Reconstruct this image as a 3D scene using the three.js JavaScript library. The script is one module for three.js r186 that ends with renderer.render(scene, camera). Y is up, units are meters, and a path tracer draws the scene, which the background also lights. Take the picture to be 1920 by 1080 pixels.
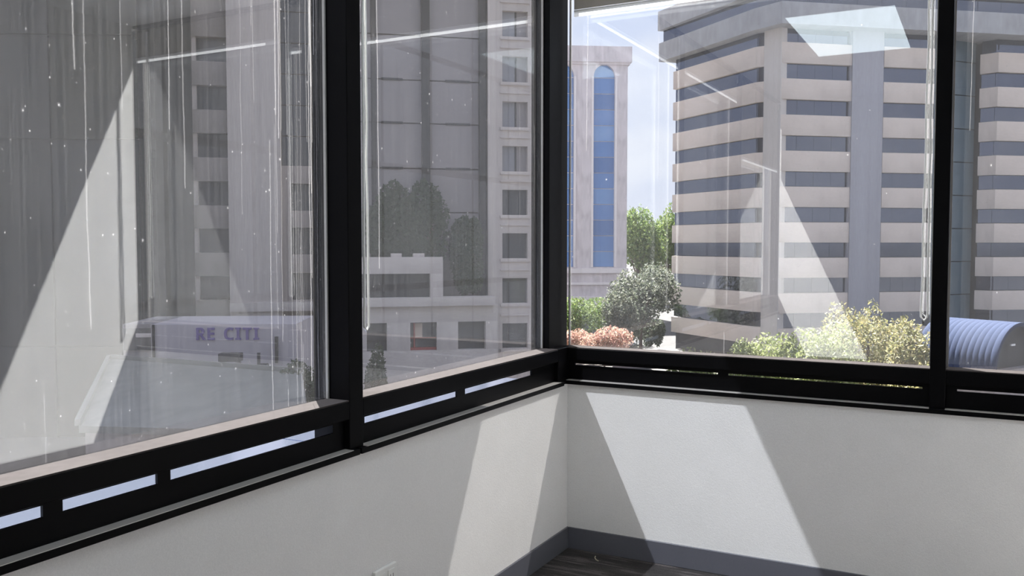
import * as THREE from 'three';
import { RoundedBoxGeometry } from 'three/addons/geometries/RoundedBoxGeometry.js';
import { mergeGeometries } from 'three/addons/utils/BufferGeometryUtils.js';
import { RectAreaLightUniformsLib } from 'three/addons/lights/RectAreaLightUniformsLib.js';
import { FontLoader } from 'three/addons/loaders/FontLoader.js';
import { TextGeometry } from 'three/addons/geometries/TextGeometry.js';

// ---------------------------------------------------------------- camera, sky, sun, exposure
const scene = new THREE.Scene();
const YAW = 0.4891, PITCH = 0.0490, CAM = [1.695, 1.42, 3.734];
const camera = new THREE.PerspectiveCamera(36.08, 16 / 9, 0.05, 1500);
camera.position.set(...CAM);
camera.rotation.order = 'YXZ';
camera.rotation.set(-PITCH, YAW, 0);

const renderer = new THREE.WebGLRenderer({ antialias: true });
renderer.toneMapping = THREE.LinearToneMapping;
renderer.toneMappingExposure = 2.05;
renderer.shadowMap.enabled = true;
renderer.shadowMap.type = THREE.PCFSoftShadowMap;
RectAreaLightUniformsLib.init();

const SUN = new THREE.Vector3(-0.476, 1.0, -0.476).normalize();    // towards the sun

let seed = 20240611;
function rnd() { seed = (seed * 1664525 + 1013904223) >>> 0; return seed / 4294967296; }
function hash(x, y) { let h = (x * 374761393 + y * 668265263) | 0; h = Math.imul(h ^ (h >>> 13), 1274126177); return ((h ^ (h >>> 16)) >>> 0) / 4294967296; }
function vnoise(x, y, px = 0, py = 0) {
  const xi = Math.floor(x), yi = Math.floor(y), fx = x - xi, fy = y - yi;
  const w = (n, p) => p ? ((n % p) + p) % p : n;
  const a = hash(w(xi, px), w(yi, py)), b = hash(w(xi + 1, px), w(yi, py)), c = hash(w(xi, px), w(yi + 1, py)), d = hash(w(xi + 1, px), w(yi + 1, py));
  const u = fx * fx * (3 - 2 * fx), v = fy * fy * (3 - 2 * fy);
  return a + (b - a) * u + (c - a) * v + (a - b - c + d) * u * v;
}
function fbm(x, y, oct = 4, px = 0, py = 0) {
  let s = 0, a = 0.5, n = 0;
  for (let i = 0; i < oct; i++) { s += a * vnoise(x, y, px, py); n += a; x *= 2; y *= 2; px *= 2; py *= 2; a *= 0.5; }
  return s / n;
}

{ // hazy sky with thin broken cloud: air and clouds only
  const W = 1024, H = 512, data = new Float32Array(W * H * 4);
  for (let r = 0; r < H; r++) for (let c = 0; c < W; c++) {
    const el = ((r + 0.5) / H - 0.5) * Math.PI, az = ((c + 0.5) / W - 0.5) * Math.PI * 2;
    const y = Math.sin(el), x = Math.cos(el) * Math.cos(az), z = Math.cos(el) * Math.sin(az);
    const up = Math.max(0, y), t = Math.pow(up, 0.6);
    let R = 0.87 + (0.34 - 0.87) * t, G = 0.88 + (0.49 - 0.88) * t, B = 0.94 + (0.82 - 0.94) * t;
    const k = 3.2 / (up + 0.34);
    let cl = fbm(x * k + 31, z * k + 17, 5);
    cl = Math.min(1, Math.max(0, (cl - 0.40) / 0.22));
    cl *= 0.85;
    R += (0.93 - R) * cl; G += (0.94 - G) * cl; B += (0.98 - B) * cl;
    const ang = Math.acos(Math.min(1, x * SUN.x + y * SUN.y + z * SUN.z));
    const glow = 0.60 + 0.9 * Math.exp(-ang / 0.32);
    const low = y < 0 ? 0.55 : 1;
    const o = (r * W + c) * 4;
    data[o] = R * glow * low; data[o + 1] = G * glow * low; data[o + 2] = B * glow * low; data[o + 3] = 1;
  }
  const sky = new THREE.DataTexture(data, W, H, THREE.RGBAFormat, THREE.FloatType);
  sky.mapping = THREE.EquirectangularReflectionMapping; sky.magFilter = THREE.LinearFilter; sky.minFilter = THREE.LinearFilter;
  sky.wrapS = THREE.RepeatWrapping; sky.needsUpdate = true;
  scene.background = sky; scene.environment = sky;
}
function sunLight(name, dir, color, intensity, radius) {
  const l = new THREE.DirectionalLight(color, intensity);
  l.name = name; l.position.copy(dir.clone().multiplyScalar(90)); l.target.position.set(0, 0, 0);
  l.castShadow = true; l.shadow.radius = radius; l.shadow.mapSize.set(4096, 4096);
  Object.assign(l.shadow.camera, { left: -120, right: 120, top: 120, bottom: -120, near: 0.5, far: 320 });
  scene.add(l, l.target);
}
sunLight('sun', SUN, new THREE.Color(1.0, 0.955, 0.88), 21, 1);
// the sun mirrored towards the corner by glazed wings of this building, which stand at right angles to the two window walls: beams as wide as that glass
function mirroredSun(name, dir, color, lux) {
  const D = 80, l = new THREE.SpotLight(color, lux * D * D, 0, 0.068, 0.25, 2);
  l.name = name; l.position.copy(dir.clone().multiplyScalar(D)).add(new THREE.Vector3(0.6, 1.4, 0.6)); l.target.position.set(0.6, 1.4, 0.6);
  l.castShadow = true; l.shadow.radius = 18; l.shadow.mapSize.set(2048, 2048); l.shadow.camera.near = 60; l.shadow.camera.far = 100;
  scene.add(l, l.target);
}
mirroredSun('sun_mirrored_by_glass_beyond_side_wall', new THREE.Vector3(-SUN.x, SUN.y, SUN.z), new THREE.Color(1.0, 0.94, 0.87), 1.9);
mirroredSun('sun_mirrored_by_glass_beyond_back_wall', new THREE.Vector3(SUN.x, SUN.y, -SUN.z), new THREE.Color(0.96, 0.97, 1.0), 2.8);

// ---------------------------------------------------------------- helpers
const taken = new Map();
function numbered(name) { const n = taken.get(name) ?? 0; taken.set(name, n + 1); return n ? name + '_' + String(n).padStart(3, '0') : name; }
function finish(m) { m.castShadow = true; m.receiveShadow = true; return m; }
function mesh(name, geo, mat, parent = scene) {
  const m = finish(new THREE.Mesh(geo, mat)); m.name = parent === scene ? numbered(name) : name; parent.add(m); return m;
}
function thing(name, label, category, pos = [0, 0, 0], turn = 0, group) {
  const g = new THREE.Group(); g.name = numbered(name); g.position.set(...pos); g.rotation.y = turn; scene.add(g);
  g.userData = { label, category }; if (group) g.userData.group = group; return g;
}
function tag(o, label, category, group) { Object.assign(o.userData, { label, category }); if (group) o.userData.group = group; return o; }
function structure(o, label, category) { Object.assign(o.userData, { kind: 'structure', label, category }); return o; }
function bx(x0, x1, y0, y1, z0, z1) { const g = new THREE.BoxGeometry(x1 - x0, y1 - y0, z1 - z0); g.translate((x0 + x1) / 2, (y0 + y1) / 2, (z0 + z1) / 2); metreUV(g); return g; }
function rbx(x0, x1, y0, y1, z0, z1, r = 0.003) { const g = new RoundedBoxGeometry(x1 - x0, y1 - y0, z1 - z0, 2, r); g.translate((x0 + x1) / 2, (y0 + y1) / 2, (z0 + z1) / 2); metreUV(g); return g; }
function metreUV(g) {
  const p = g.attributes.position, n = g.attributes.normal, uv = new Float32Array(p.count * 2);
  for (let i = 0; i < p.count; i++) {
    const ax = Math.abs(n.getX(i)), ay = Math.abs(n.getY(i)), az = Math.abs(n.getZ(i));
    uv[2 * i] = ax > ay && ax > az ? p.getZ(i) : p.getX(i);
    uv[2 * i + 1] = ay > ax && ay > az ? p.getZ(i) : p.getY(i);
  }
  g.setAttribute('uv', new THREE.BufferAttribute(uv, 2)); return g;
}
const unit = new THREE.BoxGeometry(1, 1, 1);
const merge = (l) => mergeGeometries(l.map((g) => { const q = g.index ? g.toNonIndexed() : g; return q; }), false);
function tube(points, r, seg = 24, rad = 6, closed = false) { return new THREE.TubeGeometry(new THREE.CatmullRomCurve3(points.map((p) => new THREE.Vector3(...p)), closed), seg, r, rad, closed); }
// the city outside is laid out on its own grid, whose axes are turned by YAW against the room's: u across, d away, h up
const cs = Math.cos(YAW), sn = Math.sin(YAW);
function city(u, d, h) { return [CAM[0] - d * sn + u * cs, h, CAM[2] - d * cs - u * sn]; }

// ---------------------------------------------------------------- textures and materials
function dataTex(w, h, fn, srgb = true, repeat) {
  const a = new Uint8Array(w * h * 4);
  for (let y = 0; y < h; y++) for (let x = 0; x < w; x++) { const c = fn(x, y); const o = (y * w + x) * 4; for (let k = 0; k < 3; k++) a[o + k] = Math.max(0, Math.min(255, Math.round(c[k] * 255))); a[o + 3] = 255; }
  const t = new THREE.DataTexture(a, w, h, THREE.RGBAFormat); if (srgb) t.colorSpace = THREE.SRGBColorSpace;
  t.magFilter = THREE.LinearFilter; t.minFilter = THREE.LinearMipmapLinearFilter; t.generateMipmaps = true; t.wrapS = t.wrapT = THREE.RepeatWrapping;
  if (repeat) t.repeat.set(...repeat); t.needsUpdate = true; return t;
}
const grainTex = dataTex(512, 512, (x, y) => { const v = 0.93 + 0.025 * fbm(x / 64, y / 64, 4, 8, 8) + 0.04 * hash(x, y); return [v, v, v]; }, true, [1, 1]);
const grainBump = dataTex(256, 256, (x, y) => { const v = 0.6 * fbm(x / 4, y / 4, 2, 64, 64) + 0.4 * hash(x, y + 900); return [v, v, v]; }, false, [4, 4]);
const stainTex = dataTex(512, 512, (x, y) => {
  const v = 0.80 + 0.16 * fbm(x / 32, y / 128, 5, 16, 4) + 0.06 * hash(x, y) - 0.10 * Math.max(0, fbm(x / 8, y / 256, 3, 64, 2) - 0.55); return [v, v * 0.995, v * 0.985];
}, true, [0.16, 0.16]);
const carpetTex = dataTex(1024, 1024, (x, y) => {
  const band = fbm(x / 128, y / 16, 4, 8, 64), rows = 0.5 + 0.5 * Math.sin(y / 1024 * Math.PI * 2 * 96 + 2 * fbm(x / 64, y / 64, 2, 16, 16));
  const loop = hash(x >> 1, y >> 1); let v = 0.10 + 0.15 * band + 0.08 * rows * band + 0.07 * loop; if (band > 0.60) v += 0.12 * rows; return [v * 1.04, v * 0.98, v * 0.97];
}, true, [1, 1]);
const carpetBump = dataTex(1024, 1024, (x, y) => { const v = 0.5 * (0.5 + 0.5 * Math.sin(y / 1024 * Math.PI * 2 * 96 + 2 * fbm(x / 64, y / 64, 2, 16, 16))) + 0.5 * hash(x >> 1, y >> 1); return [v, v, v]; }, false, [1, 1]);

const lin = (r, g, b) => new THREE.Color().setRGB(r, g, b);
const std = (o) => new THREE.MeshStandardMaterial(o);
const M = {
  paint: std({ color: lin(0.88, 0.87, 0.855), roughness: 0.62, map: grainTex, bumpMap: grainBump, bumpScale: 0.0006 }),
  ceiling: std({ color: lin(0.9, 0.9, 0.89), roughness: 0.9, map: grainTex }),
  carpet: std({ color: lin(1, 1, 1), roughness: 0.95, map: carpetTex, bumpMap: carpetBump, bumpScale: 0.004 }),
  base: std({ color: lin(0.125, 0.128, 0.152), roughness: 0.4, map: grainTex }),
  black: new THREE.MeshPhysicalMaterial({ color: lin(0.0035, 0.0034, 0.004), roughness: 0.38, specularIntensity: 0.12 }),
  ledge: new THREE.MeshPhysicalMaterial({ color: lin(0.075, 0.067, 0.067), roughness: 0.9, map: stainTex, specularIntensity: 0.1 }),
  sillmetal: std({ color: lin(0.62, 0.59, 0.56), roughness: 0.45, metalness: 0.35 }),
  flashing: std({ color: lin(0.36, 0.42, 0.58), roughness: 0.1, metalness: 0.9 }),
  gasket: std({ color: lin(0.30, 0.29, 0.28), roughness: 0.7 }),
  whiteplastic: std({ color: lin(0.80, 0.80, 0.78), roughness: 0.35 }),
  blind: std({ color: lin(0.42, 0.39, 0.34), roughness: 0.85, map: grainTex }),
  hem: std({ color: lin(0.75, 0.75, 0.74), roughness: 0.35, metalness: 0.2 }),
  thread: std({ color: lin(0.55, 0.50, 0.36), roughness: 0.8 }),
  dark: std({ color: lin(0.02, 0.02, 0.022), roughness: 0.8 }),
};
M.pane = new THREE.MeshPhysicalMaterial({ color: lin(0.90, 0.915, 0.935), transmission: 1, thickness: 0, roughness: 0, ior: 1.84, metalness: 0 });
M.hemStrip = new THREE.MeshPhysicalMaterial({ color: lin(0.92, 0.94, 0.95), transmission: 0.8, roughness: 1, thickness: 0, side: THREE.DoubleSide });
M.panel = std({ color: lin(0.9, 0.9, 0.9), roughness: 0.6, emissive: lin(0.80, 0.95, 1.0), emissiveIntensity: 0.6 });

// dried rain streaks, drips and specks on the outside of the panes
function dirtAlpha(seedShift, base, streak, drips, specks, dripBand) {
  const W = 1024, H = 1024, a = new Float32Array(W * H);
  for (let x = 0; x < W; x++) {
    const sA = fbm(x / 5 + seedShift, 3.3, 3), sB = fbm(x / 60 + seedShift, 7.7, 3);
    for (let y = 0; y < H; y++) {
      const v = fbm(x / 2.2 + seedShift, y / 190 + seedShift, 3), cloud = fbm(x / 110 + 5 + seedShift, y / 130, 4);
      a[y * W + x] = base * (0.55 + 0.9 * cloud) + streak * Math.max(0, 0.55 * sA + 0.45 * v - 0.38) * (0.4 + 1.2 * sB) + 0.02 * hash(x, y + 77);
    }
  }
  let s = 7919 + seedShift * 131; const rr = () => { s = (s * 1664525 + 1013904223) >>> 0; return s / 4294967296; };
  for (let i = 0; i < drips; i++) {
    let x = (dripBand && rr() < 0.75) ? (dripBand[0] + (dripBand[1] - dripBand[0]) * rr()) * W : rr() * W; const y0 = Math.floor(H * (rr() < 0.5 ? 1 : rr())), len = Math.floor(H * (0.15 + 0.85 * rr())), wd = 0.5 + 1.0 * rr(), st = 0.12 + 0.4 * rr() * rr();
    for (let k = 0; k < len; k++) {
      const y = y0 - k; if (y < 0 || y >= H) continue; x += (rr() - 0.5) * 0.35;
      for (let dx = -2; dx <= 2; dx++) { const q = Math.round(x) + dx; if (q >= 0 && q < W) a[y * W + q] += st * Math.exp(-((q - x) ** 2) / (wd * wd)); }
    }
  }
  for (let i = 0; i < specks; i++) {
    const x = rr() * W, y = rr() * H, r = 0.6 + 1.5 * rr() * rr(), st = 0.15 + 0.4 * rr();
    for (let dy = -4; dy <= 4; dy++) for (let dx = -4; dx <= 4; dx++) { const qx = Math.round(x) + dx, qy = Math.round(y) + dy; if (qx >= 0 && qx < W && qy >= 0 && qy < H) a[qy * W + qx] += st * Math.exp(-((qx - x) ** 2 + (qy - y) ** 2) / (r * r)); }
  }
  const t = dataTex(W, H, (x, y) => { const v = Math.min(0.85, a[y * W + x]); return [v, v, v]; }, false);
  t.wrapS = t.wrapT = THREE.ClampToEdgeWrapping; return t;
}
function dirtMat(...a) { return new THREE.MeshPhysicalMaterial({ color: lin(0.72, 0.69, 0.68), roughness: 1, transmission: 0.5, thickness: 0, alphaMap: dirtAlpha(...a), transparent: true, side: THREE.DoubleSide }); }
M.dirtLeftNear = dirtMat(3, 0.018, 0.06, 46, 420, [0.84, 1.0]);
M.dirtLeftFar = dirtMat(11, 0.020, 0.045, 8, 420, null);
M.dirtRight = dirtMat(23, 0.012, 0.02, 3, 90, null);

// ---------------------------------------------------------------- the room
const X1 = 2.74, Z1 = 4.6, HC = 2.75, WT = 0.774;      // side wall, back wall, ceiling, top of the low walls
{
  const floor = structure(mesh('floor', bx(-0.30, X1 + 0.15, -0.30, 0, -0.30, Z1 + 0.15), M.carpet), 'dark charcoal loop-pile carpet floor of the corner office', 'floor');
  structure(mesh('ceiling', bx(-0.09, X1 + 0.15, HC, HC + 0.30, -0.09, Z1 + 0.15), M.ceiling), 'flat white ceiling above the corner windows', 'ceiling');
  structure(mesh('wall_left', bx(-0.20, 0, 0, WT, -0.20, Z1 + 0.15), M.paint), 'white painted low wall under the left windows', 'wall');
  structure(mesh('wall_right', bx(0, X1 + 0.15, 0, WT, -0.20, 0), M.paint), 'white painted low wall under the right windows', 'wall');
  structure(mesh('wall_side', bx(X1, X1 + 0.15, 0, HC, 0, Z1), M.paint), 'white side wall behind the viewer, seen mirrored in the left panes', 'wall');
  structure(mesh('wall_back', bx(0, X1 + 0.15, 0, HC, Z1, Z1 + 0.15), M.paint), 'white back wall behind the viewer, seen mirrored in the right panes', 'wall');
  const bl = (nm, g, l) => structure(mesh(nm, g, M.base), l, 'baseboard');
  bl('baseboard_left', rbx(0, 0.010, 0, 0.10, 0.0, Z1, 0.003), 'dark blue-grey vinyl baseboard along the left low wall');
  bl('baseboard_right', rbx(0.010, X1, 0, 0.10, 0, 0.010, 0.003), 'dark blue-grey vinyl baseboard along the right low wall');
  bl('baseboard_side', rbx(X1 - 0.010, X1, 0, 0.10, 0.010, Z1, 0.003), 'dark vinyl baseboard along the side wall behind the viewer');
  bl('baseboard_back', rbx(0.010, X1 - 0.010, 0, 0.10, Z1 - 0.010, Z1, 0.003), 'dark vinyl baseboard along the back wall behind the viewer');
}
// windows: built along a local x axis with the room on +z, then turned onto their wall
const RT = 0.945, HEAD = 2.735, GP = -0.09;               // ledge height, underside of the head, plane of the glass
function windowUnit(n, label, a0, a1, wall, slots, slotH, dirt, mull, flip) {
  const g = new THREE.Group(); g.name = 'window_' + n; scene.add(g);
  structure(g, label, 'window');
  // local: x along wall, z=0 inner wall face; room at +z
  if (wall === 'L') { g.rotation.y = Math.PI / 2; }       // local x -> world -z, local z -> world +x
  const L = (s) => wall === 'L' ? -s : s;                  // position along the wall to local x
  const x0 = Math.min(L(a0), L(a1)), x1 = Math.max(L(a0), L(a1));
  const pane = mesh('glass_pane', bx(x0 - 0.01, x1 + 0.01, RT - 0.01, HEAD + 0.01, GP - 0.003, GP + 0.003), M.pane, g);
  const dg = new THREE.PlaneGeometry(x1 - x0, HEAD - RT); dg.translate((x0 + x1) / 2, (RT + HEAD) / 2, GP - 0.005);
  const dm = mesh('dried_rain_film', dg, dirt, g); dm.userData.label = 'dried rain streaks and specks on the glass';
  mesh('bottom_rail', rbx(x0, x1, 0.886, RT - 0.004, GP - 0.02, 0, 0.003), M.black, g);
  mesh('glazing_ledge', bx(x0, x1, RT - 0.004, RT, GP + 0.003, -0.002), M.ledge, g).userData.label = 'dusty pale ledge under the glass';
  mesh('gasket', merge([bx(x0, x0 + 0.006, RT, HEAD, GP + 0.003, GP + 0.012), bx(x1 - 0.006, x1, RT, HEAD, GP + 0.003, GP + 0.012)]), M.gasket, g);
  mesh('head_rail', rbx(x0, x1, HEAD, HC, GP - 0.02, 0, 0.003), M.black, g);
  // vent strip with long open slots
  const vp = [bx(x0, x1, 0.865 + slotH / 2, 0.886, -0.028, -0.020), bx(x0, x1, WT, 0.865 - slotH / 2, -0.028, -0.020)];
  let at = x0; const cuts = slots.map(([p, q]) => [Math.min(L(p), L(q)), Math.max(L(p), L(q))]).sort((p, q) => p[0] - q[0]);
  for (const [p, q] of [...cuts, [x1, x1]]) { if (p > at) vp.push(bx(at, p, 0.865 - slotH / 2, 0.865 + slotH / 2, -0.028, -0.020)); at = q; }
  mesh('vent_strip', merge(vp), M.black, g).userData.label = 'black strip pierced by long narrow vent slots';
  mesh('sill_profile', rbx(x0 - 0.03, x1 + 0.03, WT, 0.792, -0.06, 0.017, 0.002), M.black, g);
  mesh('sill_top', bx(x0, x1, 0.792, 0.7935, -0.020, 0.015), M.sillmetal, g).userData.label = 'bare metal strip along the sill';
  mesh('outer_flashing', bx(x0 - 0.03, x1 + 0.03, 0.775, 0.79, -0.42, -0.06), M.flashing, g);
  for (const [p, q] of mull) mesh('mullion', rbx(Math.min(L(p), L(q)), Math.max(L(p), L(q)), 0.792, HC, GP - 0.05, 0.0, 0.003), M.black, g);
  return g;
}
windowUnit(1, 'wide rain-streaked pane at the left edge of the left window wall', 1.604, 3.04, 'L', [[1.66, 2.262], [2.30, 2.545], [2.59, 2.98]], 0.026, M.dirtLeftNear, [[1.536, 1.604]]);
windowUnit(2, 'dusty left pane between the thick black mullion and the corner post', 0.10, 1.536, 'L', [[0.33, 0.889], [0.946, 1.505]], 0.022, M.dirtLeftFar, []);
windowUnit(3, 'pane of the left window wall beside the back wall, behind the viewer', 3.11, Z1, 'L', [[3.2, 3.8], [3.9, 4.5]], 0.026, M.dirtLeftNear, [[3.04, 3.11]]);
windowUnit(4, 'clear right pane between the corner post and the thin black mullion', -0.03, 1.525, 'R', [[0.03, 0.70], [0.745, 1.50]], 0.008, M.dirtRight, [[1.525, 1.580]]);
windowUnit(5, 'pane at the right edge of the photograph, right of the thin black mullion', 1.580, X1, 'R', [[1.62, 2.2], [2.25, 2.7]], 0.008, M.dirtRight, []);
structure(mesh('trim_1', merge([rbx(-0.14, -0.048, 0.79, HC, -0.10, 0.10, 0.003), rbx(-0.05, 0.0, WT, 0.945, -0.05, 0.10, 0.003)]), M.black), 'black corner post where the two window walls meet', 'post');

// roller blinds, pulled up, with bead chains
function chain(parent, x, z, top, bottom, w, mat) {
  const pts = []; const n = 12;
  pts.push([x - w * 0.35, top, z]);
  for (let i = 1; i < n; i++) { const t = i / n; pts.push([x - w * (0.35 + 0.25 * t * t) + 0.0015 * Math.sin(i * 1.9), top + (bottom + w * 0.8 - top) * t, z + 0.001 * Math.sin(i * 2.3)]); }
  for (let i = 0; i <= 6; i++) { const a = Math.PI + Math.PI * i / 6; pts.push([x + w * 0.62 * Math.cos(a), bottom + w * 0.8 + w * 0.8 * Math.sin(a), z]); }
  for (let i = n - 1; i > 0; i--) { const t = i / n; pts.push([x + w * (0.35 + 0.25 * t * t) + 0.0012 * Math.cos(i * 2.7), top + (bottom + w * 0.8 - top) * t, z - 0.001 * Math.sin(i * 1.7)]); }
  pts.push([x + w * 0.35, top, z]);
  const c = mesh('bead_chain', tube(pts, 0.0042, 160, 6), mat, parent); c.userData.label = 'white looped bead chain'; return c;
}
function blind(label, a0, a1, wall, bottom, chainAt, chainBottom) {
  const g = thing('roller_blind', label, 'blind'); if (wall === 'L') g.rotation.y = Math.PI / 2;
  const L = (s) => wall === 'L' ? -s : s, x0 = Math.min(L(a0), L(a1)) + 0.008, x1 = Math.max(L(a0), L(a1)) - 0.008;
  const rg = new THREE.CylinderGeometry(0.028, 0.028, x1 - x0 - 0.02, 24); rg.rotateZ(Math.PI / 2); rg.translate((x0 + x1) / 2, HEAD - 0.032, -0.045);
  mesh('fabric_roll', rg, M.blind, g);
  mesh('fabric', bx(x0 + 0.012, x1 - 0.012, bottom + 0.012, HEAD - 0.03, -0.0185, -0.0175), M.blind, g);
  mesh('hem_bar', rbx(x0 + 0.012, x1 - 0.012, bottom, bottom + 0.010, -0.022, -0.014, 0.003), M.hem, g);
  const hs = new THREE.PlaneGeometry(x1 - x0 - 0.024, 0.022); hs.translate((x0 + x1) / 2, bottom - 0.010, -0.018); mesh('hem_strip', hs, M.hemStrip, g).userData.label = 'translucent white plastic hem strip';
  for (const s of [x0, x1 - 0.006]) mesh('bracket', rbx(s, s + 0.006, HEAD - 0.065, HEAD, -0.078, -0.012, 0.002), M.whiteplastic, g);
  if (chainAt !== undefined) chain(g, L(chainAt), -0.008, HEAD - 0.03, chainBottom, 0.018, M.whiteplastic);
  return g;
}
blind('beige roller blind rolled up above the clear right pane, chain by the mullion', 0.0, 1.525, 'R', 2.480, 1.500, 1.128);
blind('beige roller blind rolled up above the pane right of the thin mullion', 1.580, X1, 'R', 2.548, 2.62, 1.09);
blind('beige roller blind rolled up above the left pane next to the corner', 0.12, 1.536, 'L', 2.535, 1.506, 1.15);
blind('beige roller blind rolled up above the rain-streaked leftmost pane', 1.604, 3.04, 'L', 2.535, undefined, 0);
blind('beige roller blind half lowered behind the viewer beside the back wall', 3.11, Z1 - 0.01, 'L', 2.11, undefined, 0);

{ // recessed ceiling panel, mirrored in the right pane
  const t = thing('ceiling_light', 'square-edged white ceiling light panel, seen mirrored in the right pane', 'light', [0.94, HC, 2.045]);
  const w = 0.59, l = 1.20;
  mesh('frame', merge([bx(-w / 2 - 0.015, w / 2 + 0.015, -0.012, 0, l / 2, l / 2 + 0.015), bx(-w / 2 - 0.015, w / 2 + 0.015, -0.012, 0, -l / 2 - 0.015, -l / 2), bx(-w / 2 - 0.015, -w / 2, -0.012, 0, -l / 2, l / 2), bx(w / 2, w / 2 + 0.015, -0.012, 0, -l / 2, l / 2)]), M.whiteplastic, t);
  mesh('light_diffuser', bx(-w / 2, w / 2, -0.008, -0.001, -l / 2, l / 2), M.panel, t).userData.label = 'glowing cool white diffuser';
  const r = new THREE.RectAreaLight(new THREE.Color(0.84, 0.96, 1.0), 1.1, w, l); r.position.set(0, -0.012, 0); r.rotation.x = -Math.PI / 2; r.name = 'ceiling_panel_light'; t.add(r);
}
{ // socket plate on the left low wall
  const t = thing('wall_socket', 'white plastic socket plate low on the left wall', 'socket', [0, 0.340, 1.440], Math.PI / 2);
  mesh('plate', rbx(-0.058, 0.058, -0.038, 0.038, 0, 0.013, 0.004), M.whiteplastic, t);
  for (const x of [-0.026, 0.026]) {
    const o = mesh('outlet', rbx(x - 0.017, x + 0.017, -0.024, 0.024, 0.013, 0.016, 0.0014), M.whiteplastic, t);
    mesh('pin_slot', merge([bx(x - 0.008, x - 0.006, -0.004, 0.008, 0.0158, 0.0164), bx(x + 0.006, x + 0.008, -0.004, 0.008, 0.0158, 0.0164)]), M.dark, o);
  }
}
{ // a loose thread lying on the carpet in the corner
  const m = mesh('thread_scrap', tube([[0.170, 0.004, 0.060], [0.178, 0.006, 0.085], [0.190, 0.004, 0.100], [0.205, 0.005, 0.112]], 0.0022, 16, 6), M.thread);
  tag(m, 'small pale thread scrap lying on the carpet near the corner', 'thread');
}

// ---------------------------------------------------------------- the city
const G = -11;
const C = {
  asphalt: std({ color: lin(0.085, 0.083, 0.083), roughness: 0.95, map: stainTex }),
  paving: std({ color: lin(0.16, 0.15, 0.145), roughness: 0.9, map: stainTex }),
  earth: std({ color: lin(0.30, 0.25, 0.17), roughness: 1, map: stainTex }),
  spandrel: std({ color: lin(0.86, 0.76, 0.71), roughness: 0.85, map: stainTex }),
  column: std({ color: lin(0.74, 0.70, 0.69), roughness: 0.85, map: stainTex }),
  shaft: std({ color: lin(0.46, 0.465, 0.54), roughness: 0.8, map: stainTex }),
  slab: std({ color: lin(0.47, 0.48, 0.52), roughness: 0.8, map: stainTex }),
  blockGlass: std({ color: lin(0.105, 0.120, 0.165), roughness: 0.05, metalness: 0.85 }),
  bronzeGlass: std({ color: lin(0.10, 0.14, 0.17), roughness: 0.2 }),
  wingGlass: std({ color: lin(0.022, 0.025, 0.030), roughness: 0.08 }),
  wingGlassB: std({ color: lin(0.030, 0.033, 0.040), roughness: 0.08 }),
  frame: std({ color: lin(0.05, 0.05, 0.06), roughness: 0.6 }),
  stone: std({ color: lin(0.80, 0.75, 0.80), roughness: 0.85, map: stainTex }),
  stoneTrim: std({ color: lin(0.80, 0.76, 0.77), roughness: 0.85 }),
  blueA: std({ color: lin(0.16, 0.29, 0.58), roughness: 0.12 }),
  blueB: std({ color: lin(0.20, 0.35, 0.64), roughness: 0.12 }),
  blueC: std({ color: lin(0.14, 0.24, 0.48), roughness: 0.12 }),
  greyWall: std({ color: lin(0.46, 0.41, 0.395), roughness: 0.9, map: stainTex }),
  greyLight: std({ color: lin(0.80, 0.72, 0.70), roughness: 0.9, map: stainTex }),
  greyDim: std({ color: lin(0.34, 0.315, 0.33), roughness: 0.9, map: stainTex }),
  curtain: std({ color: lin(0.31, 0.28, 0.285), roughness: 0.25 }),
  fin: std({ color: lin(0.025, 0.025, 0.03), roughness: 0.6 }),
  darkGlass: std({ color: lin(0.050, 0.055, 0.068), roughness: 0.15 }),
  paleGlass: std({ color: lin(0.30, 0.30, 0.33), roughness: 0.2 }),
  darkStone: std({ color: lin(0.022, 0.026, 0.026), roughness: 0.9, map: stainTex }),
  darkStoneB: std({ color: lin(0.014, 0.018, 0.010), roughness: 0.9, map: stainTex }),
  signWall: std({ color: lin(0.46, 0.42, 0.45), roughness: 0.8 }),
  purple: std({ color: lin(0.14, 0.10, 0.30), roughness: 0.6 }),
  roofPale: std({ color: lin(0.24, 0.24, 0.235), roughness: 0.9, map: stainTex }),
  redFrame: std({ color: lin(0.30, 0.05, 0.05), roughness: 0.7 }),
  curtainCloth: std({ color: lin(0.62, 0.50, 0.42), roughness: 0.9 }),
  blueSheet: std({ color: lin(0.007, 0.020, 0.065), roughness: 0.9 }),
  blueSheetB: std({ color: lin(0.009, 0.023, 0.070), roughness: 0.9 }),
  white: std({ color: lin(0.72, 0.72, 0.73), roughness: 0.6 }),
  bark: std({ color: lin(0.13, 0.10, 0.085), roughness: 1 }),
};
function leafMat(r, g, b) { return new THREE.MeshPhysicalMaterial({ color: lin(r, g, b), roughness: 1, transmission: 0.35, thickness: 0, side: THREE.DoubleSide }); }
const leaves = { dark: [leafMat(0.050, 0.075, 0.040), leafMat(0.070, 0.095, 0.052)], mid: [leafMat(0.10, 0.16, 0.045), leafMat(0.17, 0.22, 0.06)], lime: [leafMat(0.20, 0.24, 0.085), leafMat(0.30, 0.32, 0.15)], grey: [leafMat(0.075, 0.092, 0.06), leafMat(0.17, 0.18, 0.13)], gold: [leafMat(0.20, 0.20, 0.085), leafMat(0.33, 0.29, 0.14)], rose: [leafMat(0.46, 0.25, 0.20), leafMat(0.50, 0.36, 0.26)] };

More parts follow.
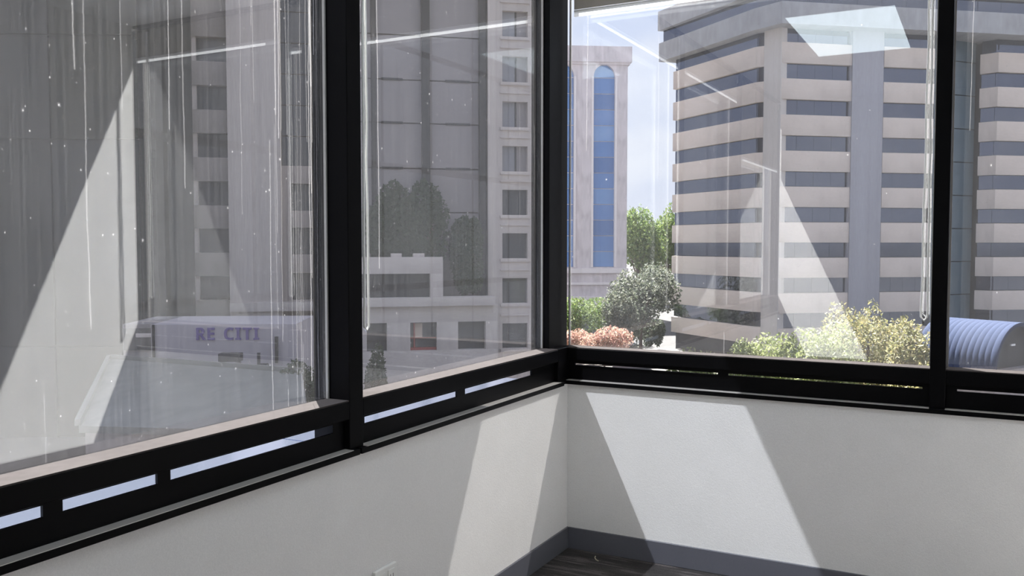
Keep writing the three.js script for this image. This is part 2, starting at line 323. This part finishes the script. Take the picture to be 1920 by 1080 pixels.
{ // ground
  const g = bx(-400, 400, G - 1, G, -400, 400); const m = mesh('ground', g, C.asphalt); structure(m, 'grey asphalt street level far below the windows', 'ground');
  m.position.set(...city(0, 240, 0)); m.rotation.y = YAW;
}
function boxAt(name, parent, mat, cx, cy, cz, sx, sy, sz, turn = 0) {
  const m = finish(new THREE.Mesh(unit, mat)); m.name = name; m.position.set(cx, cy, cz); m.scale.set(sx, sy, sz); m.rotation.y = turn; parent.add(m); return m;
}
// a wall piece from plan point p to q (u, d in the group's grid), h0 to h1, front face standing `proud` in front of the p-q line
function strip(name, parent, mat, p, q, h0, h1, thick, proud = 0) {
  const dx = q[0] - p[0], dd = q[1] - p[1], l = Math.hypot(dx, dd), ph = Math.atan2(dd, dx), nx = dd / l, nz = dx / l;   // outward normal (towards the viewer) in local x, z
  const off = proud - thick / 2;
  return boxAt(name, parent, mat, (p[0] + q[0]) / 2 + nx * off, (h0 + h1) / 2, -(p[1] + q[1]) / 2 + nz * off, l, h1 - h0, thick, ph);
}
const lerp2 = (p, q, t) => [p[0] + (q[0] - p[0]) * t, p[1] + (q[1] - p[1]) * t];

{ // right: eleven-storey office block with spandrel bands
  const O = [26, 90]; const t = thing('office_block', 'large pale office block with dark window bands seen through the right pane', 'building', [...city(O[0], O[1], 0)].map((v, i) => i === 1 ? 0 : v), YAW);
  const P = (u, d) => [u - O[0], d - O[1]];
  const A0 = P(18.9, 104.7), A1 = P(24.95, 91.6), Ac = P(25.75, 91.05), B0 = P(26.9, 89.2), B1 = P(34.5, 90.75), S1 = P(37.9, 91.35), C0 = P(38.05, 91.4), C1 = P(43.7, 92.4), E0 = P(49.9, 95.3), E1 = P(51.2, 94.1), E2 = P(64, 96.4);
  const core = [];
  // mass behind the bands
  const inset = 0.55; const shape = new THREE.Shape(); const plan = [P(19.5, 104.9), P(25.4, 92.1), P(27.0, 89.9), P(43.8, 93.1), P(44.5, 97), P(50.2, 97), P(51.4, 94.8), P(64, 97.1), P(64, 125), P(27, 125)];
  plan.forEach(([x, d], i) => i ? shape.lineTo(x, d) : shape.moveTo(x, d));
  const eg = new THREE.ExtrudeGeometry(shape, { depth: 25.5 - G, bevelEnabled: false }); eg.rotateX(-Math.PI / 2); eg.translate(0, G, 0);
  mesh('building_core', eg, C.frame, t);
  for (let k = -2; k <= 6; k++) {
    const hc = 0.86 + 3.59 * k, w0 = hc - 0.77, w1 = hc + 0.77, s0 = k === -2 ? -8.9 : w0 - 2.05;
    const faces = [['A', A0, A1, 7], ['A', A1, Ac, 1], ['B', B0, B1, 4], ['C', C0, C1, 4], ['D', E0, E1, 1], ['E', E1, E2, 6]];
    for (const [f, p, q, n] of faces) {
      strip('spandrel', t, C.spandrel, p, q, s0, w0, 0.5, 0);
      for (let i = 0; i < n; i++) {
        const a = lerp2(p, q, (i + 0.03 / n) / n), b = lerp2(p, q, (i + 1 - 0.03 / n) / n);
        strip('window_pane', t, C.blockGlass, a, b, w0 + 0.06, w1 - 0.04, 0.06, -0.38);
      }
    }
  }
  strip('corner_column', t, C.column, Ac, B0, G, 23.1, 0.9, 0.12);
  strip('stair_shaft', t, C.shaft, B1, S1, G, 23.1, 1.2, 0.15);
  strip('shaft_edge', t, C.shaft, P(34.4, 90.7), P(35.3, 90.9), G, 23.1, 1.0, -0.15);
  for (let k = 0; k < 10; k++) strip('glazed_bay', t, C.bronzeGlass, P(43.8, 93.6), P(49.9, 96.2), G + 3.55 * k, G + 3.55 * k + 3.45, 0.2, 0);
  strip('bay_return', t, C.frame, P(43.7, 92.4), P(43.95, 93.7), G, 23.1, 0.4, 0);
  // two roof slabs with a glazed terrace between
  const roof = (off) => [P(17.4 - off, 106), P(24.4 - off * 0.6, 90.5), P(26.4, 87.6 - off * 0.3), P(64, 94.6)];
  for (const [h0, h1, off, nm] of [[23.05, 25.2, 0, 'roof_slab'], [26.65, 28.9, 0.15, 'roof_slab']]) {
    const q = roof(off), sh = new THREE.Shape(); [...q, P(64, 126), P(27, 126), P(19.9, 106.8)].forEach(([x, d], i) => i ? sh.lineTo(x, d) : sh.moveTo(x, d));
    const g = new THREE.ExtrudeGeometry(sh, { depth: h1 - h0, bevelEnabled: false }); g.rotateX(-Math.PI / 2); g.translate(0, h0, 0); mesh(nm, g, C.slab, t);
  }
  const q = roof(0), inn = [[q[0][0] + 0.5, q[0][1] - 0.2], [q[1][0] + 0.7, q[1][1] + 0.6], [q[2][0] + 0.2, q[2][1] + 0.8], [q[3][0], q[3][1] + 0.7]];
  for (let f = 0; f < 3; f++) { const n = f === 0 ? 7 : f === 1 ? 2 : 14; for (let i = 0; i < n; i++) strip('terrace_glass', t, C.blockGlass, lerp2(inn[f], inn[f + 1], i / n), lerp2(inn[f], inn[f + 1], (i + 0.985) / n), 25.2, 26.65, 0.08, 0); }
  // plinth
  strip('plinth', t, C.slab, P(19.4, 104.4), P(25.4, 91.8), G, -8.9, 0.3, -0.6);
  strip('plinth', t, C.slab, P(26.9, 89.4), P(44, 92.6), G, -8.9, 0.4, -0.1);
}

{ // centre: stone tower with blue arched glazing
  const O = [12, 150], ph = 0.09; const p0 = city(O[0], O[1], 0); const t = thing('arched_tower', 'pale stone tower with tall blue arched glazing beside the corner post', 'building', p0, YAW + ph);
  const W0 = -10, W1 = 7.55, top = 34.6;
  const sh = new THREE.Shape(); sh.moveTo(W0, G); sh.lineTo(W1, G); sh.lineTo(W1, 33); sh.lineTo(W0, 33); sh.lineTo(W0, G);
  const arch = (x0, x1) => { const h = new THREE.Path(); h.moveTo(x0, -2.4); h.lineTo(x0, 29.6); h.absellipse((x0 + x1) / 2, 29.6, (x1 - x0) / 2, 2.05, Math.PI, 0, true); h.lineTo(x1, -2.4); h.lineTo(x0, -2.4); return h; };
  const strips = [[1.75, 5.4], [-5.25, -1.6]];
  for (const [a, b] of strips) sh.holes.push(arch(a, b));
  const g = new THREE.ExtrudeGeometry(sh, { depth: 1.0, bevelEnabled: false, curveSegments: 20 }); g.translate(0, 0, -1.0); metreUV(g); mesh('stone_front', g, C.stone, t);
  boxAt('tower_body', t, C.stone, (W0 + W1) / 2, (33 + G) / 2, -9.6, W1 - W0 - 0.02, 33 - G - 0.02, 17);
  mesh('cornice', merge([bx(W0 - 0.6, W1 + 0.6, 32.0, top, -18.5, 0.6), bx(W0 - 0.3, W1 + 0.3, 31.6, 32.0, -18.3, 0.3)]), C.stone, t);
  for (const [a, b] of strips) {
    const n = 13, y0 = -2.4, y1 = 32.2;
    for (let i = 0; i < n; i++) { const h0 = y0 + (y1 - y0) * i / n, h1 = y0 + (y1 - y0) * (i + 1) / n; boxAt('blue_pane', t, [C.blueA, C.blueB, C.blueA, C.blueC][(i * 3 + (a > 0 ? 1 : 2)) % 4], (a + b) / 2, (h0 + h1) / 2, -0.75, b - a + 0.3, h1 - h0 - 0.12, 0.1); }
    boxAt('mullion_grid', t, C.stoneTrim, (a + b) / 2, 14, -0.86, b - a + 0.3, 36, 0.06);
    const rim = [bx(a - 0.35, a, -2.4, 29.6, 0, 0.12), bx(b, b + 0.35, -2.4, 29.6, 0, 0.12)]; mesh('arch_jamb', merge(rim), C.stoneTrim, t);
  }
  mesh('string_course', merge([bx(W0 - 0.25, W1 + 0.25, -3.4, -2.6, -1, 0.35), bx(W0 - 0.15, W1 + 0.15, -5.4, -5.0, -1, 0.25), bx(W0 - 0.4, W1 + 0.4, -11, -7.4, -1, 0.5)]), C.stoneTrim, t);
}

{ // left: big grey office building, nearly square on to the viewer
  const ph = 0.2129, p0 = city(0.22, 72.8, 0); const t = thing('grey_office_building', 'big grey office building with fins and punched windows filling the left panes', 'building', p0, YAW + ph);
  const S = (px) => { const a = (px - 960) / 1658; const u = a * (72.8 - 0.0475) / (1 - 0.2162 * a); return (u - 0.22) / 0.9774; };       // plan offset along the facade for a sight line
  const D = (px) => 72.8 + 0.2162 * (S(px) * 0.9774), Hh = (px, py) => 1.42 + (458.6 - py) / 1658 * D(px);
  const TOP = 62;
  boxAt('building_core', t, C.greyDim, (S(262) + S(1030)) / 2, (TOP + G) / 2, -9.2, S(1030) - S(262) - 0.1, TOP - G, 16);
  const FW = 3.4, KF = 0.953;                            // the podium stands this far in front of the glazed wall, with a terrace on top
  const podium = thing('podium_building', 'low grey podium with cornice and three windows below the dusty left pane', 'building', p0, YAW + ph); let tp = podium;
  const T = (nm, mat, pa, pb, h0, h1, z0, z1, parent = tp) => { const f = (h) => h <= G ? G : 1.42 + (h - 1.42) * KF; return boxAt(nm, parent, mat, (S(pa) + S(pb)) / 2 * KF, (f(h0) + f(h1)) / 2, (z0 + z1) / 2 + FW, (S(pb) - S(pa)) * KF, f(h1) - f(h0), z1 - z0); };
  const pieces = (nm, parent) => { const g = new THREE.Group(); g.name = nm; parent.add(g); return g; };     // a part whose pieces are sub-parts
  const B = (nm, mat, pa, pb, h0, h1, z0, z1, parent = t) => boxAt(nm, parent, mat, (S(pa) + S(pb)) / 2, (h0 + h1) / 2, (z0 + z1) / 2, S(pb) - S(pa), h1 - h0, z1 - z0);
  // right bay with punched windows
  const wy = [-36, 51, 134, 217, 299, 380, 461, 545, 630];
  const win = wy.map((y) => [Hh(965, y) - 1.02, Hh(965, y) + 1.04]);
  B('right_bay_wall', C.greyLight, 915, 942, G, TOP, -1.2, 0); B('right_bay_wall', C.greyLight, 989, 1030, G, TOP, -1.2, 0);
  for (let i = 0; i <= win.length; i++) B('right_bay_wall', C.greyLight, 942, 989, i < win.length ? win[i][1] : G, i ? win[i - 1][0] : TOP, -1.2, 0);
  win.forEach(([a, b], i) => {
    const wn = pieces('punched_window', t); B('window_sill', C.greyLight, 938, 992, a - 0.28, a - 0.05, -0.1, 0.16, wn);
    B('window_hood', C.greyLight, 938, 992, b + 0.62, b + 0.74, -0.1, 0.12, wn);
    if (i < 5) { B('window_pane', C.paleGlass, 942, 967, a, b, -0.5, -0.42, wn); B('window_pane', C.curtain, 970, 989, a, b, -0.5, -0.42, wn); B('window_mullion', C.fin, 967, 970, a, b, -0.5, -0.36, wn); }
    else { B('window_pane', C.darkGlass, 942, 989, a, b, -0.5, -0.42, wn); }
  });
  // curtain wall with fins
  const cb = Hh(800, 556), rows = [152, 232, 316, 398, 478].map((y) => Hh(800, y));
  const cols = [[608, 699], [708, 793], [808, 900]];
  const hs = [TOP, 54, 46, 38, 30, ...[-10, 70].map((y) => Hh(800, y)), ...rows, cb];
  for (const [a, b] of cols) for (let i = 0; i < hs.length - 1; i++) B('curtain_pane', C.curtain, a, b, hs[i + 1] + 0.05, hs[i] - 0.05, -0.7, -0.6);
  for (const [a, b] of [[699, 708], [793, 808], [900, 912]]) B('dark_fin', C.fin, a, b, cb, TOP, -0.8, -0.1);
  for (const [a, b] of [[718, 758], [838, 884]]) for (const h of rows.slice(0, 3)) B('vent_bar', C.fin, a, b, h - 0.07, h + 0.10, -0.62, -0.50);
  // podium with cornice and three windows
  const pc = Hh(800, 557), pb = Hh(800, 573);
  T('podium_cornice', C.greyLight, 608, 908, pb, pc, -1, 0.7); 
  const pw = [[668, 706], [750, 800], [840, 892]], w0 = Hh(800, 657), w1 = Hh(800, 604);
  let at = 590; for (const [a, b] of [...pw, [915, 915]]) { if (a > at) T('podium_wall', C.greyLight, at, a, w0, w1, -0.8, 0.2); at = b; }
  T('podium_wall', C.greyLight, 590, 915, w1, pb, -0.8, 0.2); T('podium_wall', C.greyLight, 590, 915, G, w0, -0.8, 0.2);
  pw.forEach(([a, b], i) => {
    const wn = pieces('podium_window', podium);
    T('window_pane', C.darkGlass, a, b, w0, w1, -0.5, -0.4, wn);
    if (i === 1) { T('window_curtain', C.curtainCloth, a + 8, a + 24, w0 + 1.0, w1 - 0.1, -0.38, -0.32, wn); T('window_rail', C.redFrame, a, b, w0, w0 + 0.22, -0.36, -0.2, wn); T('window_rail', C.redFrame, a + 7, a + 10, w0, w1, -0.36, -0.24, wn); T('window_rail', C.redFrame, a, b, w0 + 0.95, w0 + 1.02, -0.36, -0.24, wn); }
    else T('window_rail', C.fin, a, b, w0 + 0.75, w0 + 0.85, -0.38, -0.25, wn);
  });
  // white box standing on the podium
  tp = thing('terrace_pavilion', 'small pale flat-roofed pavilion on the podium before the dark trees', 'building', p0, YAW + ph);
  const b0 = pc, b1 = Hh(750, 482), bz = 0.2;
  T('rooftop_box', C.greyLight, 640, 812, Hh(750, 513), b1, -0.9, bz); T('rooftop_box', C.greyLight, 788, 812, b0, Hh(750, 513), -0.9, bz); T('rooftop_box_glass', C.fin, 640, 788, b0, Hh(750, 513), -0.8, -0.3);
  T('rooftop_vent', C.greyLight, 715, 735, b1, b1 + 0.3, -0.6, 0); T('rooftop_vent', C.greyLight, 757, 778, b1, b1 + 0.3, -0.6, 0);
  tp = podium; T('terrace', C.greyDim, 590, 915, pb, pb + 0.3, -1.9, -0.8); T('podium_return', C.greyLight, 905, 915, G, pb, -1.9, -0.8);
  // left bays: windows, broad pilaster, dark glazed strip
  B('pilaster', C.greyLight, 432, 529, G, TOP, -1.0, 0.7);
  const ly = [8, 97, 186, 274, 363, 451, 540], lw = ly.map((y) => [Hh(400, y) - 0.92, Hh(400, y) + 0.92]);
  B('left_bay_wall', C.greyWall, 262, 366, G, lw[0][1], -1.0, 0.1);
  lw.forEach(([a, b], i) => {
    const lo = i < lw.length - 1 ? lw[i + 1][1] : G; B('left_bay_wall', C.greyWall, 366, 432, lo, a, -1.0, 0.1);
    if (i) { const wn = pieces('bay_window', t); B('window_pane', C.darkGlass, 366, 432, a, b, -0.7, -0.6, wn); B('window_reveal', C.greyLight, 366, 373, a, b, -0.6, -0.1, wn); } else B('left_bay_wall', C.greyWall, 366, 432, a, b, -1, 0.1);
  });
  B('eave_beam', C.greyLight, 262, 431, lw[0][1] + 0.3, TOP, -1.0, 1.3);
  const tall = Hh(570, 312);
  for (let i = 0; i < 9; i++) B('dark_strip_pane', C.darkGlass, 531, 566 + (i < 3 ? 34 : i < 6 ? 22 : 8), tall + i * 2.4, tall + i * 2.4 + 2.32, -0.8, -0.7);
  const sy = [370, 452, 537, 637], sw = sy.map((y) => [Hh(570, y) - 1.05, Hh(570, y) + 1.05]);
  B('recessed_bay_wall', C.greyWall, 529, 548, G, tall, -1, -0.1);
  for (let i = 0; i <= sw.length; i++) B('recessed_bay_wall', C.greyWall, 548, 610, i < sw.length ? sw[i][1] : G, i ? sw[i - 1][0] : tall, -1, -0.1);
  sw.forEach(([a, b]) => { B('window_pane', C.darkGlass, 548, 610, a, b, -0.7, -0.6); });
  B('window_curtain', C.curtainCloth, 590, 602, sw[2][0] + 0.1, sw[2][0] + 1.2, -0.58, -0.54);
  B('base_cornice', C.greyLight, 432, 600, Hh(520, 582), Hh(520, 566), -0.5, 1.0);
  // the parapet
  B('parapet', C.greyLight, 262, 1030, TOP, TOP + 1.2, -17, 0.3);
}
{ // far left: dark clad tower
  const p0 = city(-23.9, 57, 0); const t = thing('dark_clad_tower', 'dark olive-grey clad tower behind the leftmost streaked pane', 'building', p0, YAW + 0.06);
  boxAt('tower_body', t, C.darkStone, -11, (60 + G) / 2, -4.2, 24, 60 - G, 8);
  for (let r = 0; r < 10; r++) for (let c = 0; c < 4; c++) { const b = (r * 5 + c * 3 + (r & 1)) % 4 === 0 ? C.darkStoneB : C.darkStone; boxAt('cladding_panel', t, b, -2.75 - c * 5.5 + 0.05, -8.4 + r * 6.6, -0.1, 5.38, 6.48, 0.24); }
}
const font = await new FontLoader().loadAsync('fonts/droid/droid_sans_bold.typeface.json');
{ // shop with a sign, in front of the grey building
  const p0 = city(-16.5, 50, 0); const t = thing('sign_building', 'low shop building carrying a pale fascia with purple RE CITI letters', 'building', p0, YAW + 0.06);
  mesh('shop_wall', bx(-3.9, 4.2, G, -3.1, -6, 0), C.signWall, t);
  mesh('side_wing', bx(-5.6, -3.9, G, -3.1, -6, -0.4), C.greyDim, t);
  boxAt('wing_window', t, C.darkGlass, -4.75, -3.95, -0.35, 1.55, 1.25, 0.12); boxAt('window_blind', t, C.greyLight, -4.4, -3.72, -0.26, 0.85, 0.22, 0.08);
  boxAt('pillar', t, C.fin, -3.75, -4.3, 0.05, 0.12, 2.4, 0.2);
  const letters = 'RE CITI'; let x = -1.38;
  for (const ch of letters) {
    if (ch === ' ') { x += 0.42; continue; }
    const g = new TextGeometry(ch, { font, size: 0.70, depth: 0.08, curveSegments: 6, bevelEnabled: false }); g.computeBoundingBox(); const w = g.boundingBox.max.x - g.boundingBox.min.x; g.translate(x - g.boundingBox.min.x, -3.98, 0.0);
    mesh('sign_letter', g, C.purple, t).userData.label = 'purple letter ' + ch; x += w + 0.10;
  }
  boxAt('drain_pipe', t, C.fin, 3.1, -4.55, 0.1, 0.16, 1.5, 0.2);
}
{ // flat pale roof nearer the window
  const O = [-14, 40], t = thing('flat_roof_building', 'nearer building with a flat pale roof below the purple letters', 'building', city(O[0], O[1], 0), YAW);
  const poly = (e, h0, h1) => { const sh = new THREE.Shape(); [[-22.3 - e, 49 + e], [-10.6 + e, 43.6 + e], [-7 + e, 30 - e], [-15.1 - e, 31 - e]].forEach(([u, d], i) => i ? sh.lineTo(u - O[0], d - O[1]) : sh.moveTo(u - O[0], d - O[1])); const g = new THREE.ExtrudeGeometry(sh, { depth: h1 - h0, bevelEnabled: false }); g.rotateX(-Math.PI / 2); g.translate(0, h0, 0); return g; };
  mesh('building_body', poly(0, G, -5.2), C.greyDim, t); mesh('roof_deck', poly(0.15, -5.2, -4.95), C.roofPale, t);
  strip('roof_edge', t, C.roofPale, [-8.4, 9.1], [3.5, 3.7], -4.95, -4.72, 0.2, 0); strip('roof_edge', t, C.roofPale, [-1.2, -9.1], [-8.4, 9.1], -4.95, -4.72, 0.2, 0);
}
{
  const u = thing('rooftop_unit', 'small dark air-conditioning unit on the flat pale roof', 'air conditioner', city(-14.9, 46.6, -4.95), YAW);
  boxAt('casing', u, C.frame, 0, 0.42, 0, 1.1, 0.42, 0.7); boxAt('foot', u, C.greyDim, -0.4, 0.105, 0, 0.12, 0.21, 0.6); boxAt('foot', u, C.greyDim, 0.4, 0.105, 0, 0.12, 0.21, 0.6);
  const v = thing('roof_pipe', 'thin dark bent pipe on the flat pale roof', 'pipe', city(-13.3, 46.2, -4.95), YAW);
  boxAt('riser', v, C.frame, 0, 0.35, 0, 0.14, 0.7, 0.14); boxAt('elbow', v, C.frame, 0.25, 0.07, 0, 0.5, 0.14, 0.14);
}
{ // white van roof below pane two
  const t = thing('white_van', 'white van parked below the dusty left pane', 'van', city(-8.9, 52, G), YAW + 0.1);
  mesh('body', rbx(-2.6, 2.6, 0.4, 2.2, -1, 1, 0.15), C.white, t); boxAt('windscreen', t, C.darkGlass, 0, 1.75, 1.0, 4.2, 0.5, 0.06);
  for (const x of [-1.7, 1.7]) for (const z of [-0.95, 0.95]) { const w = new THREE.CylinderGeometry(0.4, 0.4, 0.25, 18); w.rotateX(Math.PI / 2); w.translate(x, 0.4, z); mesh('wheel', w, C.frame, t); }
}
{ // blue barrel-vaulted shed on the right
  const p0 = city(33.5, 58, 0); const t = thing('blue_vault_shed', 'blue corrugated barrel-vault roof with dark open end at far right', 'shed', p0, YAW - 1.0);
  const R = 3.0, base = -6.75;
  // vault axis along local x, from the open end (x=0) to the left
  const ribs = 14, len = 5.6;
  for (let i = 0; i < ribs; i++) {
    const x0 = -len * i / ribs, x1 = -len * (i + 1) / ribs, pts = [], n = 18;
    const pos = [], idx = [];
    for (let k = 0; k <= n; k++) { const a = Math.PI * k / n; for (const [xx, rr] of [[x0, R], [(x0 + x1) / 2, R + 0.06], [x1, R]]) pos.push(xx, base + rr * Math.sin(a), rr * Math.cos(a)); }
    for (let k = 0; k < n; k++) for (let j = 0; j < 2; j++) { const a = k * 3 + j; idx.push(a, a + 1, a + 3, a + 1, a + 4, a + 3); }
    const g = new THREE.BufferGeometry(); g.setAttribute('position', new THREE.Float32BufferAttribute(pos, 3)); g.setIndex(idx); g.computeVertexNormals();
    const m = mesh('roof_sheet', g, i % 2 ? C.blueSheet : C.blueSheetB, t);
  }
  const ring = new THREE.RingGeometry(R - 0.18, R + 0.05, 28, 1, 0, Math.PI); ring.rotateY(Math.PI / 2); ring.translate(0.02, base, 0); mesh('end_rim', ring, C.blueSheet, t);
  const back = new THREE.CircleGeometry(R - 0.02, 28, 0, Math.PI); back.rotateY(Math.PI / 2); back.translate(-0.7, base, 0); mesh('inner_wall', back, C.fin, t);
  mesh('shed_walls', bx(-len, 0, G, base, -R, R), C.greyDim, t); mesh('eave', merge([bx(-len, 0, base - 0.15, base, R - 0.05, R + 0.25), bx(-len, 0, base - 0.15, base, -R - 0.25, -R + 0.05)]), C.greyDim, t);
  boxAt('roof_lamp', t, C.white, -0.4, base + 1.55, 0.2, 0.1, 0.12, 0.5);
}
// the two glazed wings of this building that face the corner from the sides, mirrored in the panes
function wing(label, pos, turn, bays) {
  const w = bays * 2.664 / 2;
  const t = thing('glass_wing', label, 'building', pos, turn, 'glazed wings of this building');
  mesh('wing_body', bx(-w, w, G, 26, -6, -0.3), C.frame, t);
  for (let f = 0; f < 10; f++) for (let b = 0; b < bays; b++) boxAt('window_pane', t, (f * 7 + b * 3) % 5 ? C.wingGlass : C.wingGlassB, -w + 1.332 + b * 2.664, G + 1.85 + f * 3.7, -0.2, 2.54, 3.5, 0.2);
  return t;
}
wing('dark glazed wing of this building facing the right panes, mirrored in the left panes', [14, 0, -18], -Math.PI / 2, 12);
wing('dark glazed wing of this building facing the left panes, mirrored in the right panes', [-9.2, 0, 16], Math.PI, 6);
// trees and shrubs
function crown(parent, kind, blobs, leafSize, count) {
  const sets = [[], []];
  const vol = blobs.reduce((s, b) => s + b[3] * b[4] * b[3], 0);
  for (const [bx0, by, bz, r, ry] of blobs) {
    const n = Math.round(count * r * ry * r / vol);
    for (let i = 0; i < n; i++) {
      let x, y, z, q; do { x = rnd() * 2 - 1; y = rnd() * 2 - 1; z = rnd() * 2 - 1; q = x * x + y * y + z * z; } while (q > 1 || q < 0.12 || (q < 0.5 && rnd() < 0.5));
      const lump = 0.86 + 0.28 * fbm(x * 2.2 + bx0 + 9, z * 2.2 + y * 1.7 + 4, 2);
      sets[rnd() < 0.55 ? 0 : 1].push([bx0 + x * r * lump, by + y * ry * lump, bz + z * r * lump]);
    }
  }
  sets.forEach((s, k) => {
    const pos = new Float32Array(s.length * 12), idx = [];
    s.forEach(([x, y, z], i) => {
      const L = leafSize * (0.6 + 0.8 * rnd()), a = rnd() * 6.283, b = (rnd() - 0.5) * 2.2, c = rnd() * 6.283;
      const dx = Math.cos(a) * Math.cos(b), dy = Math.sin(b), dz = Math.sin(a) * Math.cos(b);
      let ex = Math.cos(c) * -Math.sin(a), ey = Math.sin(c), ez = Math.cos(c) * Math.cos(a);
      const w = L * 0.34, o = i * 12;
      pos.set([x - dx * L / 2, y - dy * L / 2, z - dz * L / 2, x + ex * w, y + ey * w - L * 0.04, z + ez * w, x + dx * L / 2, y + dy * L / 2, z + dz * L / 2, x - ex * w, y - ey * w - L * 0.04, z - ez * w], o);
      idx.push(i * 4, i * 4 + 1, i * 4 + 2, i * 4, i * 4 + 2, i * 4 + 3);
    });
    const g = new THREE.BufferGeometry(); g.setAttribute('position', new THREE.BufferAttribute(pos, 3)); g.setIndex(idx); g.computeVertexNormals();
    mesh('foliage', g, leaves[kind][k], parent).userData.kind = 'stuff';
  });
}
function tree(name, label, group, u, d, top, kind, w, hgt, leaf, count, blobsN = 7, G = -11, flat = 0) {
  const t = thing(name, label, name.includes('shrub') || name.includes('hedge') ? 'shrub' : 'tree', city(u, d, G), flat ? YAW + 0.213 : rnd() * 6, group); if (flat) t.scale.z = flat;
  const H = top - G, cy = H - hgt / 2, blobs = [];
  for (let i = 0; i < blobsN; i++) { const a = i * 2.4 + rnd(), q = i ? 0.25 + 0.4 * rnd() : 0; blobs.push([Math.cos(a) * w * q, cy + (rnd() - 0.45) * hgt * 0.5 * (i ? 1 : 0) + (i ? 0 : hgt * 0.1), Math.sin(a) * w * q, w * (0.36 + 0.16 * rnd()), hgt * (0.26 + 0.1 * rnd())]); }
  crown(t, kind, blobs, leaf, count);
  if (H - hgt > 0.3 || name.includes('tree')) {
    const r = Math.max(0.08, H * 0.022), pts = [[0, 0, 0], [0.1 * r, H * 0.35, 0.3 * r], [0.6 * r, cy, 0]]; const g = [tube(pts, r, 8, 8)];
    for (let i = 1; i < Math.min(6, blobs.length); i++) g.push(tube([[0.2 * r, cy - hgt * 0.35, 0], [blobs[i][0] * 0.5, (cy - hgt * 0.35 + blobs[i][1]) / 2, blobs[i][2] * 0.5], [blobs[i][0], blobs[i][1], blobs[i][2]]], r * 0.4, 6, 6));
    mesh('trunk', merge(g), C.bark, t);
  }
  return t;
}
tree('tree', 'dark green tree with sunlit top beside the blue arched tower', 'trees behind the tower', 26.6, 186, 8.2, 'mid', 7.0, 17, 0.62, 9000, 10);
tree('tree', 'tall green tree with sunlit top touching the pale office block', 'trees behind the tower', 36.6, 208, 10.2, 'mid', 7.2, 18, 0.62, 9000, 10);
tree('tree', 'grey-green tree standing left of the pale office block', 'trees below the right pane', 14.2, 97, -1.0, 'grey', 4.3, 8.2, 0.34, 9000, 11);
tree('tree', 'smaller dark tree left of the grey-green tree below the tower', 'trees below the right pane', 11.3, 90.5, -3.6, 'grey', 2.4, 6.2, 0.30, 5200, 9);
tree('shrub', 'green shrub right beside the corner post below the stone tower', 'shrubs below the tower', 6.8, 103, -4.7, 'mid', 4.4, 5.2, 0.30, 6000, 9);
tree('shrub', 'olive shrub between the corner-post shrub and the dark tree', 'shrubs below the tower', 12.6, 110, -4.4, 'mid', 4.0, 5.4, 0.30, 6000, 9);
tree('shrub', 'low dark shrub at the foot of the pale office block, right of the grey-green tree', 'shrubs below the tower', 16.6, 103, -7.0, 'dark', 1.3, 4.0, 0.26, 4000, 9);
tree('hedge', 'low rust-pink hedge at the foot of the corner post', 'shrubs below the tower', 5.9, 92.5, -7.2, 'rose', 2.7, 3.2, 0.24, 5000, 9);
tree('hedge', 'rust-pink hedge just right of the other pink hedge', 'shrubs below the tower', 8.9, 84.5, -6.6, 'rose', 2.6, 3.2, 0.24, 4200, 9);
tree('tree', 'low yellow-green treetop at the lower left of the clear pane', 'yellow-green trees below the right pane', 10.6, 50, -4.25, 'lime', 2.0, 4.6, 0.20, 6000, 9);
tree('tree', 'yellow-green treetop right of the lowest treetop in the clear pane', 'yellow-green trees below the right pane', 13.4, 47, -3.75, 'lime', 2.4, 5.2, 0.20, 8000, 9);
tree('tree', 'yellow-green treetop under the reflected triangle of light', 'yellow-green trees below the right pane', 15.3, 42.5, -2.3, 'lime', 2.4, 6.4, 0.20, 9500, 10);
tree('tree', 'tall golden-green tree left of the thin mullion and blind chain', 'yellow-green trees below the right pane', 20.4, 50.5, -1.95, 'gold', 3.0, 7.6, 0.20, 11000, 11);
tree('tree', 'lower golden-green tree touching the thin mullion', 'yellow-green trees below the right pane', 17.2, 37.5, -2.3, 'gold', 1.7, 5.4, 0.18, 6000, 9);
tree('tree', 'broad dark tree on the terrace, left of the widest fin', 'dark trees before the grey building', -8.3, 69.75, 6.1, 'dark', 3.3, 8.8, 0.40, 14000, 13, -2.6, 0.26);
tree('tree', 'dark slim tree on the terrace, right of the widest fin', 'dark trees before the grey building', -3.7, 70.7, 4.2, 'dark', 1.5, 6.9, 0.40, 8000, 11, -2.6, 0.5);
tree('tree', 'small dark tree on the terrace at the thick black mullion', 'dark trees before the grey building', -13.2, 68.9, 5.6, 'dark', 1.0, 8.3, 0.40, 6000, 9, -2.6, 0.5);
tree('shrub', 'small dark green tree below the streaked pane left of the thick mullion', 'greenery at street level', -10.6, 44, -4.6, 'dark', 1.6, 3.4, 0.2, 4000);
tree('tree', 'small dark tree at street level under the dusty left pane', 'greenery at street level', -7.8, 50.5, -4.6, 'dark', 0.9, 3.2, 0.2, 2400);

{ // pavement and kerb by the trees
  const m = mesh('pavement', bx(-9, 9, 0, 0.12, -7, 7), C.paving); m.position.set(...city(12, 97, G)); m.rotation.y = YAW; structure(m, 'pale pavement below the shrubs and the grey-green tree', 'pavement');
  const w = thing('garden_wall', 'low pale garden wall below the grey-green tree', 'wall', city(14.6, 89, G), YAW + 0.12);
  mesh('wall_body', bx(-4.5, 4.5, 0, 0.9, -0.15, 0.15), C.greyDim, w); mesh('coping', bx(-4.6, 4.6, 0.9, 1.02, -0.22, 0.22), C.stoneTrim, w);
}
renderer.render(scene, camera);
